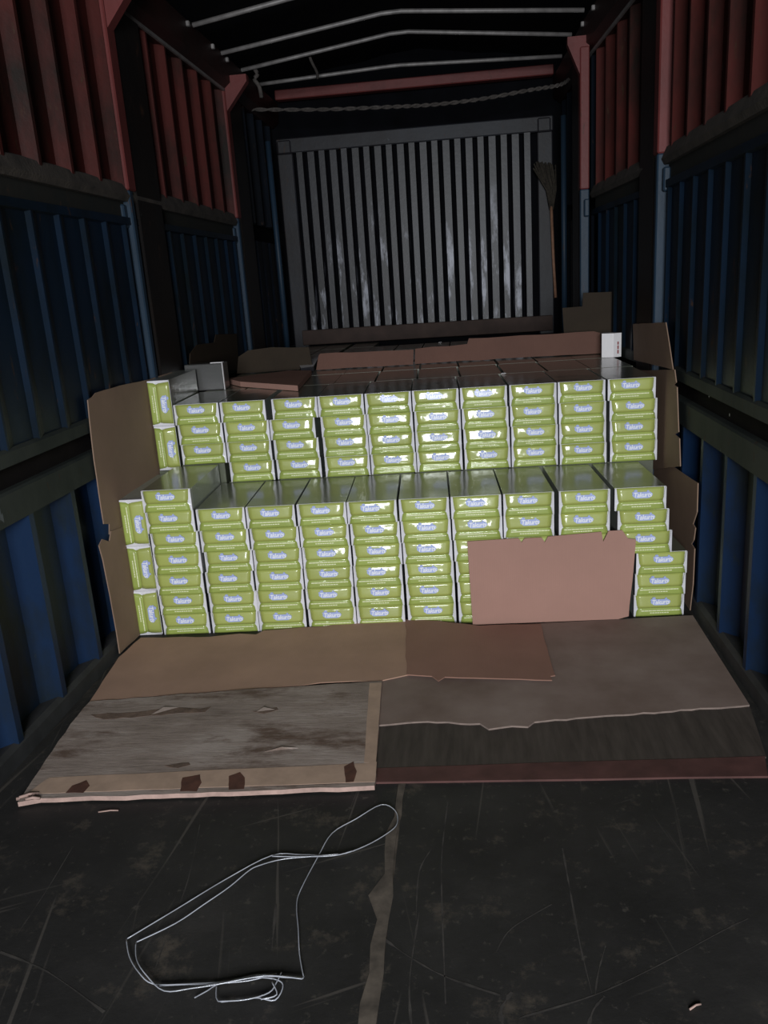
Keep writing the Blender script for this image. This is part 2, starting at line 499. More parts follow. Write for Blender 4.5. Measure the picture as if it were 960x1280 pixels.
YB = 6.95                                      # headboard plane
Y0 = -0.9                                      # open tail of the truck
def wall(name, side):
    s = side
    ws = strip(name, s, Y0, YB + 0.1, [(-0.085, -0.02), (-0.085, 3.02), (-0.12, 3.02), (-0.12, -0.02)], M_BLACK, None)
    tag(ws, kind='structure')
    bays = ((Y0, 1.80), (1.80, 3.72), (3.80, 5.52), (5.62, YB)) if s < 0 else ((Y0, 1.80), (1.80, 3.96), (4.05, 5.40), (5.49, YB))
    for i, (a, b) in enumerate(bays):
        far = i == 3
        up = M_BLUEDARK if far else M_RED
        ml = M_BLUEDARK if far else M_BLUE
        per = 0.25 if i < 2 else 0.26
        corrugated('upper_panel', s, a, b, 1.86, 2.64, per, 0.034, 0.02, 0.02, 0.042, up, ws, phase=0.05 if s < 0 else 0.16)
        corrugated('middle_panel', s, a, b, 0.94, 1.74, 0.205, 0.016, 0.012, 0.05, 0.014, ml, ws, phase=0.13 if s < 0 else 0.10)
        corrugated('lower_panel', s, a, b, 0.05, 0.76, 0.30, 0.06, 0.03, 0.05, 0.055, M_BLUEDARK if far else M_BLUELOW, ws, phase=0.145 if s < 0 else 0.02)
    # upper ledge: dusty sloping top over a black recess with a lip
    strip('ledge_top', s, Y0, 5.5, [(-0.08, 1.915), (-0.01, 1.885), (0.012, 1.835), (0.0, 1.812), (-0.06, 1.812)], M_DUST, ws)
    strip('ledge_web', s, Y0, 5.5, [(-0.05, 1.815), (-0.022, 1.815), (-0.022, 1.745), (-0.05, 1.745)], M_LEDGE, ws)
    strip('ledge_lip', s, Y0, 5.5, [(-0.05, 1.745), (0.0, 1.745), (0.0, 1.715), (-0.05, 1.70)], M_BLUE, ws)
    # middle rail: channel with an upper and a lower flange
    strip('rail_upper_flange', s, Y0, 5.5, [(-0.05, 0.965), (-0.01, 0.965), (0.0, 0.955), (0.0, 0.912), (-0.05, 0.905)], M_RAIL, ws)
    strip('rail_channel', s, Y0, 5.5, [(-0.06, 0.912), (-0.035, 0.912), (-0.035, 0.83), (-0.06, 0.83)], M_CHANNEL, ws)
    strip('rail_lower_flange', s, Y0, 5.5, [(-0.06, 0.838), (-0.008, 0.838), (0.0, 0.83), (0.0, 0.735), (-0.06, 0.725)], M_RAIL, ws)
    # top rail and the bright seam under it
    strip('top_rail', s, Y0, YB, [(-0.07, 2.82), (0.05, 2.80), (0.05, 2.66), (0.0, 2.62), (-0.07, 2.62)], M_DREDRAIL, ws)
    strip('top_rail_seam', s, Y0, 5.6, [(0.0, 2.628), (0.012, 2.628), (0.012, 2.612), (0.0, 2.612)], M_ROD, ws)
    # posts
    for y in ((1.76, 3.76, 5.57) if s < 0 else (1.76, 4.01, 5.45)):
        ins = 0.012 if s < 0 else (0.085 if y > 5 else 0.028)
        inb = -0.045 if s < 0 else (0.03 if y > 5 else -0.07)
        f = -1 if s > 0 else 1
        x0 = XL if s < 0 else XR(y)
        def pb(nm, i0, i1, ya, yb, za, zb, mat):
            xa, xb = x0 + f * i0, x0 + f * i1
            return bx(nm, (min(xa, xb), ya, za), (max(xa, xb), yb, zb), mat, ws, 0.006)
        pb('post_red', inb, ins, y - 0.045, y + 0.045, 1.86, 2.64, M_REDPOST)
        pb('post_blue', inb, ins, y - 0.045, y - 0.004, 0.0, 1.86, M_BLUEPOST)
        pb('post_blue', inb, ins - 0.018, y - 0.004, y + 0.045, 0.0, 1.80, M_BLUEPOST)
        pb('post_cap', ins - 0.05, ins - 0.02, y - 0.085, y - 0.046, 1.70, 1.80, M_BLUEPOST)
        pb('post_web', inb, ins - 0.004, y + 0.046, y + (0.36 if y > 3 else 0.2), 0.0, 2.62, M_POSTWEB)
        xa = x0 + f * inb; xb = x0 + f * ins; xc = x0 + f * 0.155
        g0 = [(xa, y - 0.03, 2.50), (xb, y - 0.03, 2.50), (xc, y - 0.03, 2.66), (xc, y - 0.03, 2.70), (xa, y - 0.03, 2.70)]
        g1 = [(a, y + 0.03, c) for a, b, c in g0]
        hexa('gusset', g0, g1, M_REDPOST, ws)
    strip('kerb', s, Y0, YB, [(-0.06, 0.0), (0.0, 0.0), (0.0, 0.055), (-0.015, 0.07), (-0.06, 0.07)], M_KERB, ws)
    # bright bolts along the top rail
    for y in (3.3, 4.2, 4.75, 5.2, 5.5):
        x0 = XL if s < 0 else XR(y)
        f = -1 if s > 0 else 1
        x = x0 + f * 0.055
        bx('bolt', (x - 0.012, y - 0.012, 2.765), (x + 0.012, y + 0.012, 2.792), M_ROD, ws, 0.004)
    return ws
WL = wall('wall_left', -1)
WR = wall('wall_right', 1)

# floor: steel plates with a dusty joint between them
fl = bx('floor', (XL - 0.1, Y0, -0.06), (1.0, YB + 0.1, -0.004), M_SEAMDUST)
tag(fl, kind='structure')
for a, b in ((XL - 0.08, -0.245), (-0.225, 0.98)):
    for ya, yb in ((Y0, 0.2), (0.206, 3.0), (3.006, YB)):
        bx('floor_plate', (a, ya, -0.004), (b, yb, 0.0), M_FLOOR, fl)
# the joint's dust has spread in a ragged tongue
dust = []
for i in range(15):
    y = 1.0 + i * 0.075
    dust.append((-0.236 - random.uniform(0.004, 0.018) - max(0.0, 0.055 - 0.09 * abs(y - 1.05 - 0.2 * (i % 3))) * random.uniform(0.2, 0.8), y, 0.0012))
for i in range(14, -1, -1):
    y = 1.0 + i * 0.075
    dust.append((-0.234 + random.uniform(0.002, 0.018), y, 0.0012))
tag(plate('floor_dust', dust, 0.001, (0, 0, 1), M_SEAMDUST, fl), kind='stuff')

# scuffs dragged across the plates
V, Fc = [], []
for pix, wd in (([(560, 1000), (553, 1060), (552, 1110), (557, 1255)], .004), ([(703, 1060), (712, 1110), (725, 1180), (740, 1242)], .005), ([(757, 1182), (748, 1215), (744, 1242)], .004),
                ([(478, 1172), (515, 1198), (560, 1222), (625, 1244)], .007), ([(650, 1272), (742, 1244), (820, 1208), (900, 1165), (935, 1148)], .005), ([(515, 1290), (512, 1225), (524, 1140)], .006),
                ([(250, 1030), (235, 1100), (205, 1180), (190, 1222)], .003), ([(0, 1190), (60, 1215), (130, 1265)], .007), ([(345, 1130), (340, 1185)], .006), ([(620, 1190), (640, 1160), (690, 1130)], .003),
                ([(540, 1060), (524, 1090), (520, 1150)], .004), ([(630, 1285), (626, 1262), (640, 1240)], .010), ([(735, 1285), (742, 1262), (756, 1245)], .008), ([(90, 1060), (60, 1110), (20, 1170)], .003)):
    P = smooth_pts([at(a, b, 2, 0.0006) for a, b in pix], 6)
    n0 = len(V)
    for i, p in enumerate(P):
        d = (P[min(i + 1, len(P) - 1)] - P[max(i - 1, 0)]).normalized()
        nn = Vector((-d.y, d.x, 0)) * wd * random.uniform(0.08, 0.55)
        V += [p + nn, p - nn, p + nn * 0.8 - Vector((0, 0, 0.0005)), p - nn * 0.8 - Vector((0, 0, 0.0005))]
    for i in range(len(P) - 1):
        a = n0 + 4 * i
        Fc += [(a, a + 1, a + 5, a + 4), (a, a + 4, a + 6, a + 2), (a + 1, a + 3, a + 7, a + 5)]
tag(mk('floor_scuffs', V, Fc, M_SCUFF, fl), kind='stuff')

# ceiling: tarpaulin over bows
def ceil_z(x): return 3.10 - 0.16 * abs((x + 0.33) / 1.15)
V, Fc = [], []
NX, NY = 12, 34
for j in range(NY + 1):
    y = Y0 + (YB + 0.1 - Y0) * j / NY
    for i in range(NX + 1):
        x = -1.60 + 2.64 * i / NX
        V.append((x, y, ceil_z(x) + random.uniform(-0.012, 0.012)))
for j in range(NY):
    for i in range(NX):
        a = j * (NX + 1) + i
        Fc.append((a, a + 1, a + NX + 2, a + NX + 1))
n0 = len(V)
V2 = V + [(x, y, z + 0.02) for x, y, z in V]
Fc = Fc + [tuple(i + n0 for i in f[::-1]) for f in Fc]
tag(mk('ceiling', V2, Fc, M_TARP, smooth=True), kind='structure')

def bow(yl, yr, zl, zm, zr, xm, label, yext=0.0):
    pts = [(-1.41, yl, zl), (xm - 0.06, (yl + yr) / 2, zm), (xm + 0.06, (yl + yr) / 2, zm + 0.002), (XR(yr) - 0.05, yr, zr)]
    pp = [pts[0]] + [Vector(pts[0]).lerp(Vector(pts[1]), t) for t in (0.35, 0.7, 0.92)] + [pts[1], pts[2]] + [Vector(pts[2]).lerp(Vector(pts[3]), t) for t in (0.1, 0.5)] + [pts[3]]
    o = tube('roof_bow', [pp], 0.0135, M_ROD)
    return tag(o, label, 'roof bow', 'steel bows under the tarpaulin')
bow(4.86, 4.95, 2.80, 2.955, 2.85, -0.37, 'thin grey steel roof bow nearest the camera, cut by the frame')
bow(5.40, 5.48, 2.79, 2.925, 2.845, -0.37, 'grey steel roof bow, second back from the camera')
bow(5.87, 5.98, 2.80, 2.94, 2.845, -0.36, 'grey steel roof bow, third back, kinked in the middle')
bow(6.32, 6.45, 2.805, 2.855, 2.83, -0.45, 'grey steel roof bow farthest back, just above the red beam')

# headboard (back wall)
wb = bx('wall_back', (XL - 0.08, YB + 0.03, 0.0), (0.95, YB + 0.10, 3.3), M_BLACK)
tag(wb, kind='structure')
xs0, pitch = -1.262, 0.0892
for i in range(21):
    x = xs0 + pitch * i
    pr = 0.0 if i % 2 else 0.014
    a = 0.0265 if i % 2 else 0.023
    b_ = [(x - a, YB - 0.03 - pr, 1.04), (x + a, YB - 0.03 - pr, 1.04), (x + a + 0.010, YB + 0.03, 1.04), (x - a - 0.010, YB + 0.03, 1.04)]
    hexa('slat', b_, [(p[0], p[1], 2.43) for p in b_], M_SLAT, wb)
bx('top_beam', (-1.44, YB - 0.05, 2.425), (0.72, YB + 0.03, 2.535), M_FRAME, wb, 0.008)
bx('frame_post', (-1.44, YB - 0.045, 0.9), (-1.315, YB + 0.03, 2.425), M_FRAME, wb, 0.008)
bx('frame_post', (0.598, YB - 0.045, 0.9), (0.715, YB + 0.03, 2.425), M_FRAME, wb, 0.008)
bx('corner_block', (0.60, YB - 0.07, 2.42), (0.70, YB - 0.05, 2.52), M_FRAME, wb, 0.01)
bx('corner_block', (-1.43, YB - 0.07, 2.42), (-1.32, YB - 0.05, 2.52), M_FRAME, wb, 0.01)
bx('sill_board', (-1.36, YB - 0.09, 0.93), (0.70, YB - 0.031, 1.05), M_SILL, wb, 0.004)
rb = bx('trim_1', (-1.40, YB - 0.12, 2.80), (0.72, YB - 0.03, 2.87), M_REDPOST, None, 0.006)
tag(rb, kind='structure')
for i, (x, y) in enumerate(((-1.405, 6.45), (0.745, 6.45))):
    p = tube('trim_%d' % (i + 2), [[(x, y, 0.92), (x, y, 1.6), (x, y, 2.45)]], 0.022, M_BLUEPOST)
    tag(p, kind='structure')

# rope slung under the last beam
rp = [at(714, 96, 1, 6.25), at(700, 106, 1, 6.25), at(660, 113, 1, 6.25), at(600, 124, 1, 6.25), at(540, 131, 1, 6.25), at(480, 134, 1, 6.25), at(400, 137, 1, 6.25), at(310, 137, 1, 6.25)]
rp = smooth_pts(rp, 26)
tw = []
for ph in (0, math.pi):
    tw.append([p + Vector((0, math.cos(i * 0.6 + ph), math.sin(i * 0.6 + ph))) * 0.007 for i, p in enumerate(rp)])
tag(tube('slung_rope', tw, 0.008, M_ROPE), 'dark twisted rope slung across below the red beam', 'rope')
hs = smooth_pts([at(386, 66, 1, 5.95), at(389, 76, 1, 5.97), at(396, 90, 1, 6.05), at(397, 98, 1, 6.1)], 4)
tag(tube('hanging_strap', [hs], 0.010, M_ROPE), 'short dark strap dangling from a roof bow, left of the middle', 'strap')
kn = smooth_pts([at(318, 86, 1, 5.9), at(322, 93, 1, 5.9), at(318, 99, 1, 5.9), at(324, 108, 1, 5.9), at(327, 122, 1, 5.9)], 4)
tag(tube('knotted_cord', [kn], 0.014, M_ROPE), 'knotted cord hanging at the far left roof corner', 'cord')

# ---------------------------------------------------------------- broom on the headboard
br = empty('broom', at(694, 360, 1, 6.83))
tag(br, 'upturned broom with dark bristles leaning on the headboard at right', 'broom')
b0 = Vector(br.location)
def rel(p): return Vector(p) - b0
tube('handle', [[rel(at(694.5, 372, 1, 6.84)), rel(at(692, 330, 1, 6.84)), rel(at(689, 258, 1, 6.84))]], 0.012, M_WOOD, br)
bl = []
for i in range(60):
    t = i / 59
    top = at(667 + 27 * t + random.uniform(-1, 1), 203 + 8 * abs(t - 0.4) + random.uniform(-3, 6), 1, 6.84 + random.uniform(-0.03, 0.03))
    mid = at(683 + 12 * t, 238, 1, 6.84 + random.uniform(-0.03, 0.03))
    bl.append([rel(top), rel(mid), rel(at(687.5 + 4 * t, 262, 1, 6.84))])
tag(tube('bristles', bl, 0.006, M_BRISTLE, br), kind='stuff')

# ---------------------------------------------------------------- tissue boxes
BWD, BHT, BLN = 0.205, 0.0912, 0.455
def carton_mesh(w_, h_, l_):
    v = boxv((0, 0.010, 0), (w_, l_, h_))
    me = bpy.data.meshes.new('tissue_box')
    me.from_pydata(v, [], BOXF)
    for m in (M_BOXSIDE, M_WFLAP, M_BOXTOP, M_GREEN2):
        me.materials.append(m)
    for p in me.polygons:
        n = p.normal
        c = p.center
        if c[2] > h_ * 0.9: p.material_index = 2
        elif c[1] < 0.02: p.material_index = 1
        elif c[2] < 0.01 or c[1] > l_ * 0.9: p.material_index = 3
        else: p.material_index = 0
    bm = bmesh.new(); bm.from_mesh(me)
    bmesh.ops.recalc_face_normals(bm, faces=bm.faces[:])
    bm.to_mesh(me); bm.free()
    return me
ME_BODY = carton_mesh(BWD, BHT, BLN)
ME_PLAIN = carton_mesh(BWD, BHT, BLN)
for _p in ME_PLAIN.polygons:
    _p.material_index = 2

def flap_grid(x0, x1, z0, z1, bulge, seed, mat, pinch):
    """one glued end flap, slightly pillowed, side edges pinched to a point at the glue line"""
    rnd = random.Random(seed)
    nx, nz = 10, 5
    V, Fc = [], []
    ph = rnd.uniform(0, 6)
    slope, brk = (rnd.uniform(0.10, 0.21), rnd.uniform(0.10, 0.42)) if z0 > 0.02 else (rnd.uniform(0.0, 0.05), 0.2)
    for j in range(nz + 1):
        t = j / nz
        z = z0 + (z1 - z0) * t
        k = pinch(t)
        for i in range(nx + 1):
            s = i / nx
            x = (x0 + k) + (x1 - x0 - 2 * k) * s
            e = min(1.0, 0.35 + 5.0 * s, 0.35 + 5.0 * (1 - s))
            y = -bulge * e + slope * (z1 - z0) * max(0.0, t - brk)
            y += rnd.uniform(-1, 1) * 0.0004 + 0.0007 * math.sin(5 * s + ph + 3 * t)
            V.append((x, y, z))
    for j in range(nz):
        for i in range(nx):
            a = j * (nx + 1) + i
            Fc.append((a, a + 1, a + nx + 2, a + nx + 1))
    n = len(V)
    rim = [i for i in range(nx + 1)] + [j * (nx + 1) + nx for j in range(1, nz + 1)] + [nz * (nx + 1) + i for i in range(nx - 1, -1, -1)] + [j * (nx + 1) for j in range(nz - 1, 0, -1)]
    V += [(V[i][0], 0.010, V[i][2]) for i in rim]
    m = len(rim)
    for k in range(m):
        Fc.append((rim[k], n + k, n + (k + 1) % m, rim[(k + 1) % m]))
    o = mk('flap', V, Fc, mat, smooth=True)
    me = o.data
    bpy.data.objects.remove(o)
    return me
SEAM = 0.40
UPF, LOF = [], []
for sd in range(6):
    UPF.append(flap_grid(0.004, BWD - 0.004, BHT * SEAM + 0.0006, BHT - 0.001, 0.0048, sd, M_GREEN, lambda t: 0.010 - 0.006 * t))
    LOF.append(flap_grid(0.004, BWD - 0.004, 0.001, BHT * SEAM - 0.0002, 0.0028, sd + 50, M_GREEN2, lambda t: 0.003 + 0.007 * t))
def side_mesh(sgn):
    x0 = 0.0 if sgn < 0 else BWD
    d = 1 if sgn < 0 else -1
    zs = [(0.0, 0.006), (BHT * SEAM * 0.7, 0.010), (BHT * SEAM, 0.017), (BHT * SEAM * 1.35, 0.011), (BHT, 0.006)]
    V, Fc = [], []
    for z, wd in zs:
        V += [(x0, 0.0012, z), (x0 + d * wd, -0.0016, z), (x0, 0.03, z)]
    for i in range(len(zs) - 1):
        a = i * 3; b_ = a + 3
        Fc += [(a, a + 1, b_ + 1, b_), (a, b_, b_ + 2, a + 2)]
    o = mk('side', V, Fc, M_WFLAP)
    me = o.data
    bpy.data.objects.remove(o)
    return me
SIDEM = [side_mesh(-1), side_mesh(1)]

# logo: pale cloud, white italic lettering with a flourish
def cloud_mesh():
    out = []
    for k in range(28):
        a = 2 * math.pi * k / 28
        r = 1 + 0.045 * math.cos(6 * a) + 0.03 * math.sin(3 * a)
        ex = 0.6
        cx_, sx_ = math.cos(a), math.sin(a)
        out.append((math.copysign(abs(cx_) ** ex, cx_) * 0.0385 * r, 0, math.copysign(abs(sx_) ** ex, sx_) * 0.0132 * r))
    V = out + [(x, 0.002, z) for x, y, z in out]
    n = len(out)
    Fc = [tuple(range(n))] + [(i, (i + 1) % n, n + (i + 1) % n, n + i) for i in range(n)]
    # the little leaf-like flourish that stands over the first letter
    for (fx, fz, rr) in ((-0.027, 0.0165, 0.0055), (-0.036, 0.010, 0.004), (0.022, 0.015, 0.0035)):
        b0_ = len(V)
        for k in range(8):
            a = 2 * math.pi * k / 8
            V.append((fx + rr * 1.4 * math.cos(a), 0.0004, fz + rr * math.sin(a)))
        Fc.append(tuple(range(b0_, b0_ + 8)))
    o = mk('logo', V, Fc, M_LOGO)
    me = o.data
    bpy.data.objects.remove(o)
    return me
ME_CLOUD = cloud_mesh()

def letters_mesh(txt):
    cu = bpy.data.curves.new('lettering', 'FONT')
    cu.body = txt
    cu.size = 0.0265
    cu.shear = 0.18
    cu.offset = 0.0007
    cu.space_character = 0.93
    cu.resolution_u = 2
    cu.align_x = 'CENTER'
    cu.align_y = 'CENTER'
    cu.extrude = 0.0002
    o = bpy.data.objects.new('lettering', cu)
    COL.objects.link(o)
    dg = bpy.context.evaluated_depsgraph_get()
    me = bpy.data.meshes.new_from_object(o.evaluated_get(dg))
    bpy.data.objects.remove(o)
    me.transform(Matrix.Rotation(R(90), 4, 'X'))
    xs = [v.co.x for v in me.vertices]; zs = [v.co.z for v in me.vertices]
    s = 0.072 / (max(xs) - min(xs))
    me.transform(Matrix.Diagonal((s, 1, min(1.0, 0.021 / (max(zs) - min(zs))), 1)))
    me.materials.clear(); me.materials.append(M_LETTER)
    return me
ME_TEXT = letters_mesh('Takurts')

def lines_mesh():
    V, Fc = [], []
    def q(x0, x1, z0, z1):
        b_ = len(V)
        V.extend([(x0, 0, z0), (x1, 0, z0), (x1, 0, z1), (x0, 0, z1), (x0, 0.001, z0), (x1, 0.001, z0), (x1, 0.001, z1), (x0, 0.001, z1)])
        Fc.extend([(b_, b_ + 1, b_ + 2, b_ + 3), (b_, b_ + 4, b_ + 5, b_ + 1), (b_ + 3, b_ + 2, b_ + 6, b_ + 7)])
    rnd = random.Random(3)
    x = -0.078
    while x < 0.076:
        l = rnd.uniform(0.010, 0.02); q(x, min(x + l, 0.079), 0.0050, 0.0088); x += l + 0.0012
    x = -0.042
    while x < 0.034:
        l = rnd.uniform(0.005, 0.010); q(x, x + l, -0.0046, -0.0010); x += l + 0.002
    o = mk('lines', V, Fc, M_LINE)
    me = o.data
    bpy.data.objects.remove(o)
    return me
ME_LINES = lines_mesh()

ORD = ['first', 'second', 'third', 'fourth', 'fifth', 'sixth', 'seventh', 'eighth', 'ninth', 'tenth', 'eleventh']
nbox = 0
def tissue_box(x, y, z, rotz, label, group, sz=1.0, sx=1.0, roty=0.0, front=True):
    """one box: carton, two end flaps with print, two white side flaps; copies share the meshes"""
    global nbox
    o = link('tissue_box', ME_BODY if front else ME_PLAIN)
    o.location = (x, y, z)
    o.rotation_euler = (0, roty, rotz)
    o.scale = (sx, 1, sz)
    tag(o, label, 'box', group)
    if front:
        v = random.randrange(6)
        u = link('upper_flap', UPF[v], o)
        l = link('lower_flap', LOF[random.randrange(6)], o)
        link('side_flap', SIDEM[0], o)
        link('side_flap', SIDEM[1], o)
        jx = random.uniform(-0.006, 0.006)
        link('logo', ME_CLOUD, u, (BWD * 0.5 + jx, -0.0060, BHT * 0.69)).rotation_euler = (R(-5), 0, 0)
        link('lettering', ME_TEXT, u, (BWD * 0.5 + jx, -0.0066, BHT * 0.69)).rotation_euler = (R(-5), 0, 0)
        link('printed_lines', ME_LINES, l, (BWD * 0.5 + jx, -0.0044, BHT * 0.20))
    nbox += 1
    return o
RZ = math.atan(SL)
def fy(x, off=0.0): return 3.12 + SL * (x + 1.435) + off

# lower tier: rows counted from its top course (row 0) down, columns from the left
low_x = [-1.342, -1.131, -0.925, -0.715, -0.507, -0.298, -0.088, 0.122, 0.342, 0.562]
P_LOW = 0.0915
LOWG = 'tissue boxes in the lower tier'
shift = {0: [0] * 10,
         1: [0.004, 0.004, 0.008, 0.006, 0.006, 0.004, 0.004, 0, 0, 0.014],
         2: [0.006, 0.01, 0.012, 0.01, 0.009, 0.006, 0.008, 0.008, 0.012, 0.03],
         3: [0.002, 0.004, 0.010, 0.008, 0.006, 0.010, 0.01, 0.06, 0.085, 0.092],
         4: [0.000, 0.006, 0.004, 0.006, 0.008, 0.012, 0.012, 0.06, 0.083, 0.088],
         5: [0.002, 0.006, 0.006, 0.006, 0.006, 0.010, 0.014, 0.06, 0.078, 0.082]}
for r in range(6):
    for c in range(10):
        x = low_x[c] + shift[r][c] + random.uniform(-0.002, 0.002)
        hid = 6 <= c <= 8 and r >= 3
        if hid:
            lab = 'lime green tissue box behind the leaning cardboard, lower tier %s row, %s column' % (ORD[r], ORD[c])
        else:
            lab = 'lime green tissue box, lower tier, %s row from its top, %s column from left' % (ORD[r], ORD[c])
        tissue_box(x, fy(x, random.uniform(-0.004, 0.004)), (5 - r) * P_LOW, RZ + random.uniform(-0.004, 0.004), lab, LOWG, sx=0.985, sz=0.0911 / BHT)
tissue_box(-1.347, fy(-1.347, -0.002), 6 * P_LOW, RZ - 0.01, 'lone lime green tissue box lying on top of the lower tier at left', LOWG)
for i, nm in enumerate(('topmost', 'middle', 'bottom')):
    ztop = 0.606 - i * 0.2015
    x0 = -1.447 + (0.002, 0.004, 0.0)[i]
    tissue_box(x0, fy(x0, 0.002), ztop, RZ, 'tissue box stood on its side at lower left, %s of three' % nm, 'upright tissue boxes at the left edge', sx=0.2005 / BWD, sz=0.098 / BHT, roty=R(90))

# upper tier, set one box length back
OFF = 0.475
P_UP = 0.0930
Z_UP = 6 * P_LOW
UPG = 'tissue boxes in the upper tier'
up_x = [-1.338, -1.124, -0.884, -0.678, -0.464, -0.250, -0.036, 0.182, 0.396, 0.612]
up_shift = {0: [0, 0, -0.003, 0, 0, 0, 0, 0, 0, 0],
            1: [0.006, 0.006, -0.02, 0.006, 0.004, 0.004, 0.004, 0.002, 0.002, 0.008],
            2: [0.01, 0.01, -0.012, 0.008, 0.006, 0.004, 0.006, 0.003, 0.003, 0.010],
            3: [0, 0.012, -0.008, 0.010, 0.008, 0.006, 0.008, 0.004, 0.006, 0.014]}
for r in range(4):
    for c in range(10):
        if r == 3 and c == 0:
            continue
        x = up_x[c] + up_shift[r][c] + random.uniform(-0.0015, 0.0015)
        tissue_box(x, fy(x, OFF + random.uniform(-0.004, 0.004)), Z_UP + (3 - r) * P_UP, RZ + random.uniform(-0.003, 0.003),
                   'lime green tissue box, upper tier, %s row from its top, %s column from left' % (ORD[r], ORD[c]), UPG, sx=1.01, sz=0.0926 / BHT)
for i, nm in enumerate(('upper', 'lower')):
    ztop = 1.036 - i * 0.208
    x0 = -1.444 + (0.0, 0.002)[i]
    tissue_box(x0, fy(x0, OFF), ztop, RZ, 'tissue box stood on its side at upper left, %s of two' % nm, 'upright tissue boxes at the left edge', sx=0.2065 / BWD, sz=0.097 / BHT, roty=R(90))
# the courses behind, of which only the dark glossy tops show
ZT = Z_UP + 4 * P_UP
for k in range(2):
    for c in range(10):
        y = OFF + 0.462 * (k + 1)
        x = up_x[c] + (-0.006 if k else 0.004)
        if c == 9: x -= 0.008 * (k + 1)
        tissue_box(x, fy(x, y), ZT - BHT - 0.001, RZ, 'dark topped tissue box, %s course back on the upper tier, %s column from left' % (ORD[k + 1], ORD[c]),
                   'tissue boxes behind the upper tier front', sx=0.995, front=False)
# the rest of the load, hidden behind and below: more of the same boxes, past counting
def bulk(label, boxes):
    V, Fc = [], []
    for a, b in boxes:
        n = len(V)
        V.extend(boxv(a, b))
        Fc.extend(tuple(i + n for i in f) for f in BOXF)
    tag(mk('packed_boxes', V, Fc, M_BOXTOP), label, 'boxes', None, 'stuff')
low, mid, far = [], [], []
for k in range(7):
    for c in range(10):
        yy = fy(up_x[c], OFF + 0.462 * k) + 0.008
        if yy + 0.45 > YB - 0.1:
            continue
        x, wd = (up_x[c], 0.203) if k < 3 else (-1.33 + (up_x[c] + 1.338) * 0.93, 0.19)
        for r in range(6):
            low.append(((x, yy, r * P_LOW), (x + wd, yy + 0.45, r * P_LOW + 0.0905)))
        if k in (1, 2):
            for r in range(3):
                mid.append(((x, yy, Z_UP + r * P_UP), (x + wd, yy + 0.45, Z_UP + r * P_UP + 0.092)))
        if k > 2:
            for r in range(4):
                far.append(((x, yy, Z_UP + r * P_UP), (x + wd, yy + 0.45, Z_UP + r * P_UP + 0.092)))
bulk('lower courses of the tissue box load packed under the upper tier', low)
bulk('courses of tissue boxes packed just behind the upper tier front', mid)
bulk('rear courses of tissue boxes packed up to the headboard', far)
bulk('boxes that carry the upright ones at the upper left edge',
     [((-1.445, fy(-1.445, OFF), 0), (-1.345, 4.05, 0.619)), ((-1.338, fy(-1.338, OFF + 0.012), Z_UP), (-1.135, 4.05, Z_UP + 0.0905))])

# box standing on its long edge at the back left of the upper tier
def carton_on_edge(name, pts_front, depth, mats, label, cat):
    f0 = [Vector(p) for p in pts_front]
    f1 = [p + Vector((0, depth, 0)) for p in f0]
    return tag(hexa(name, f0, f1, mats), label, cat)
zt = ZT
yy = 4.10
e = bx('wrapped_carton', (-1.440, yy, zt), (-1.240, yy + 0.10, zt + 0.135), M_DARKWRAP, None, 0.004)
tag(e, 'dark film wrapped carton stood on edge at back left of upper tier', 'carton')
bx('white_edge', (-1.2415, yy - 0.0015, zt), (-1.2385, yy + 0.012, zt + 0.135), M_WHITEBOX, e)
bx('white_edge', (-1.31, yy + 0.03, zt + 0.135), (-1.245, yy + 0.055, zt + 0.1375), M_WHITEBOX, e)

# ---------------------------------------------------------------- small white box on the dark tops
YW = 4.62
pts = [at(752, 445, 1, YW), at(777, 443, 1, YW)]
wz = ZT
wx0, wx1 = pts[0].x, pts[1].x
ht = 0.128
cxw = (wx0 + wx1) / 2
wbx = empty('white_carton', (cxw, YW, wz))
tag(wbx, 'small white carton with red print standing on the dark box tops at right', 'carton')
base = [(-0.052, 0.006), (0.008, -0.012), (0.052, 0.004), (0.008, 0.075), (-0.045, 0.07)]
hexa('carton_body', [(x, y, 0) for x, y in base], [(x, y, ht) for x, y in base], M_WHITEBOX, wbx)
# red writing, illegible at this size: short upright marks
ux = Vector((0.044, 0.016, 0)).normalized()
nn = Vector((ux.y, -ux.x, 0))
V, Fc = [], []
for k, (z0, z1) in enumerate(((0.018, 0.038), (0.042, 0.062), (0.066, 0.082))):
    o0 = Vector((0.008, -0.012, 0)) + ux * 0.022 + nn * 0.0012
    n_ = len(V)
    V += [o0 + Vector((0, 0, z0)), o0 + ux * 0.009 + Vector((0, 0, z0)), o0 + ux * 0.009 + Vector((0, 0, z1)), o0 + Vector((0, 0, z1))]
    Fc.append((n_, n_ + 1, n_ + 2, n_ + 3))
mk('red_print', V, Fc, M_REDPRINT, wbx)
hexa('side_panel', [(-0.048, 0.0035, 0.004), (0.004, -0.0125, 0.004), (0.004, -0.0105, 0.004), (-0.048, 0.0055, 0.004)],
     [(-0.048, 0.0035, ht - 0.004), (0.004, -0.0125, ht - 0.004), (0.004, -0.0105, ht - 0.004), (-0.048, 0.0055, ht - 0.004)], M_WHITEBOX, wbx)

# ---------------------------------------------------------------- cardboard sheets round the load
def sheet(pix, axis, val, nrm, mat, label, amp=0.002, step=0.05, skip=(), thick=0.004, clampz=None, name='cardboard_sheet', cat='cardboard', edge=None):
    pts = [at(a, b, axis, val) for a, b in pix]
    if clampz is not None:
        for p in pts: p.z = max(p.z, clampz)
    pts = ragged(pts, amp, step, skip)
    for p in pts: p[axis] = val
    o = plate(name, pts, thick, nrm, [mat, edge or mat], edge=edge is not None)
    return tag(o, label, cat)

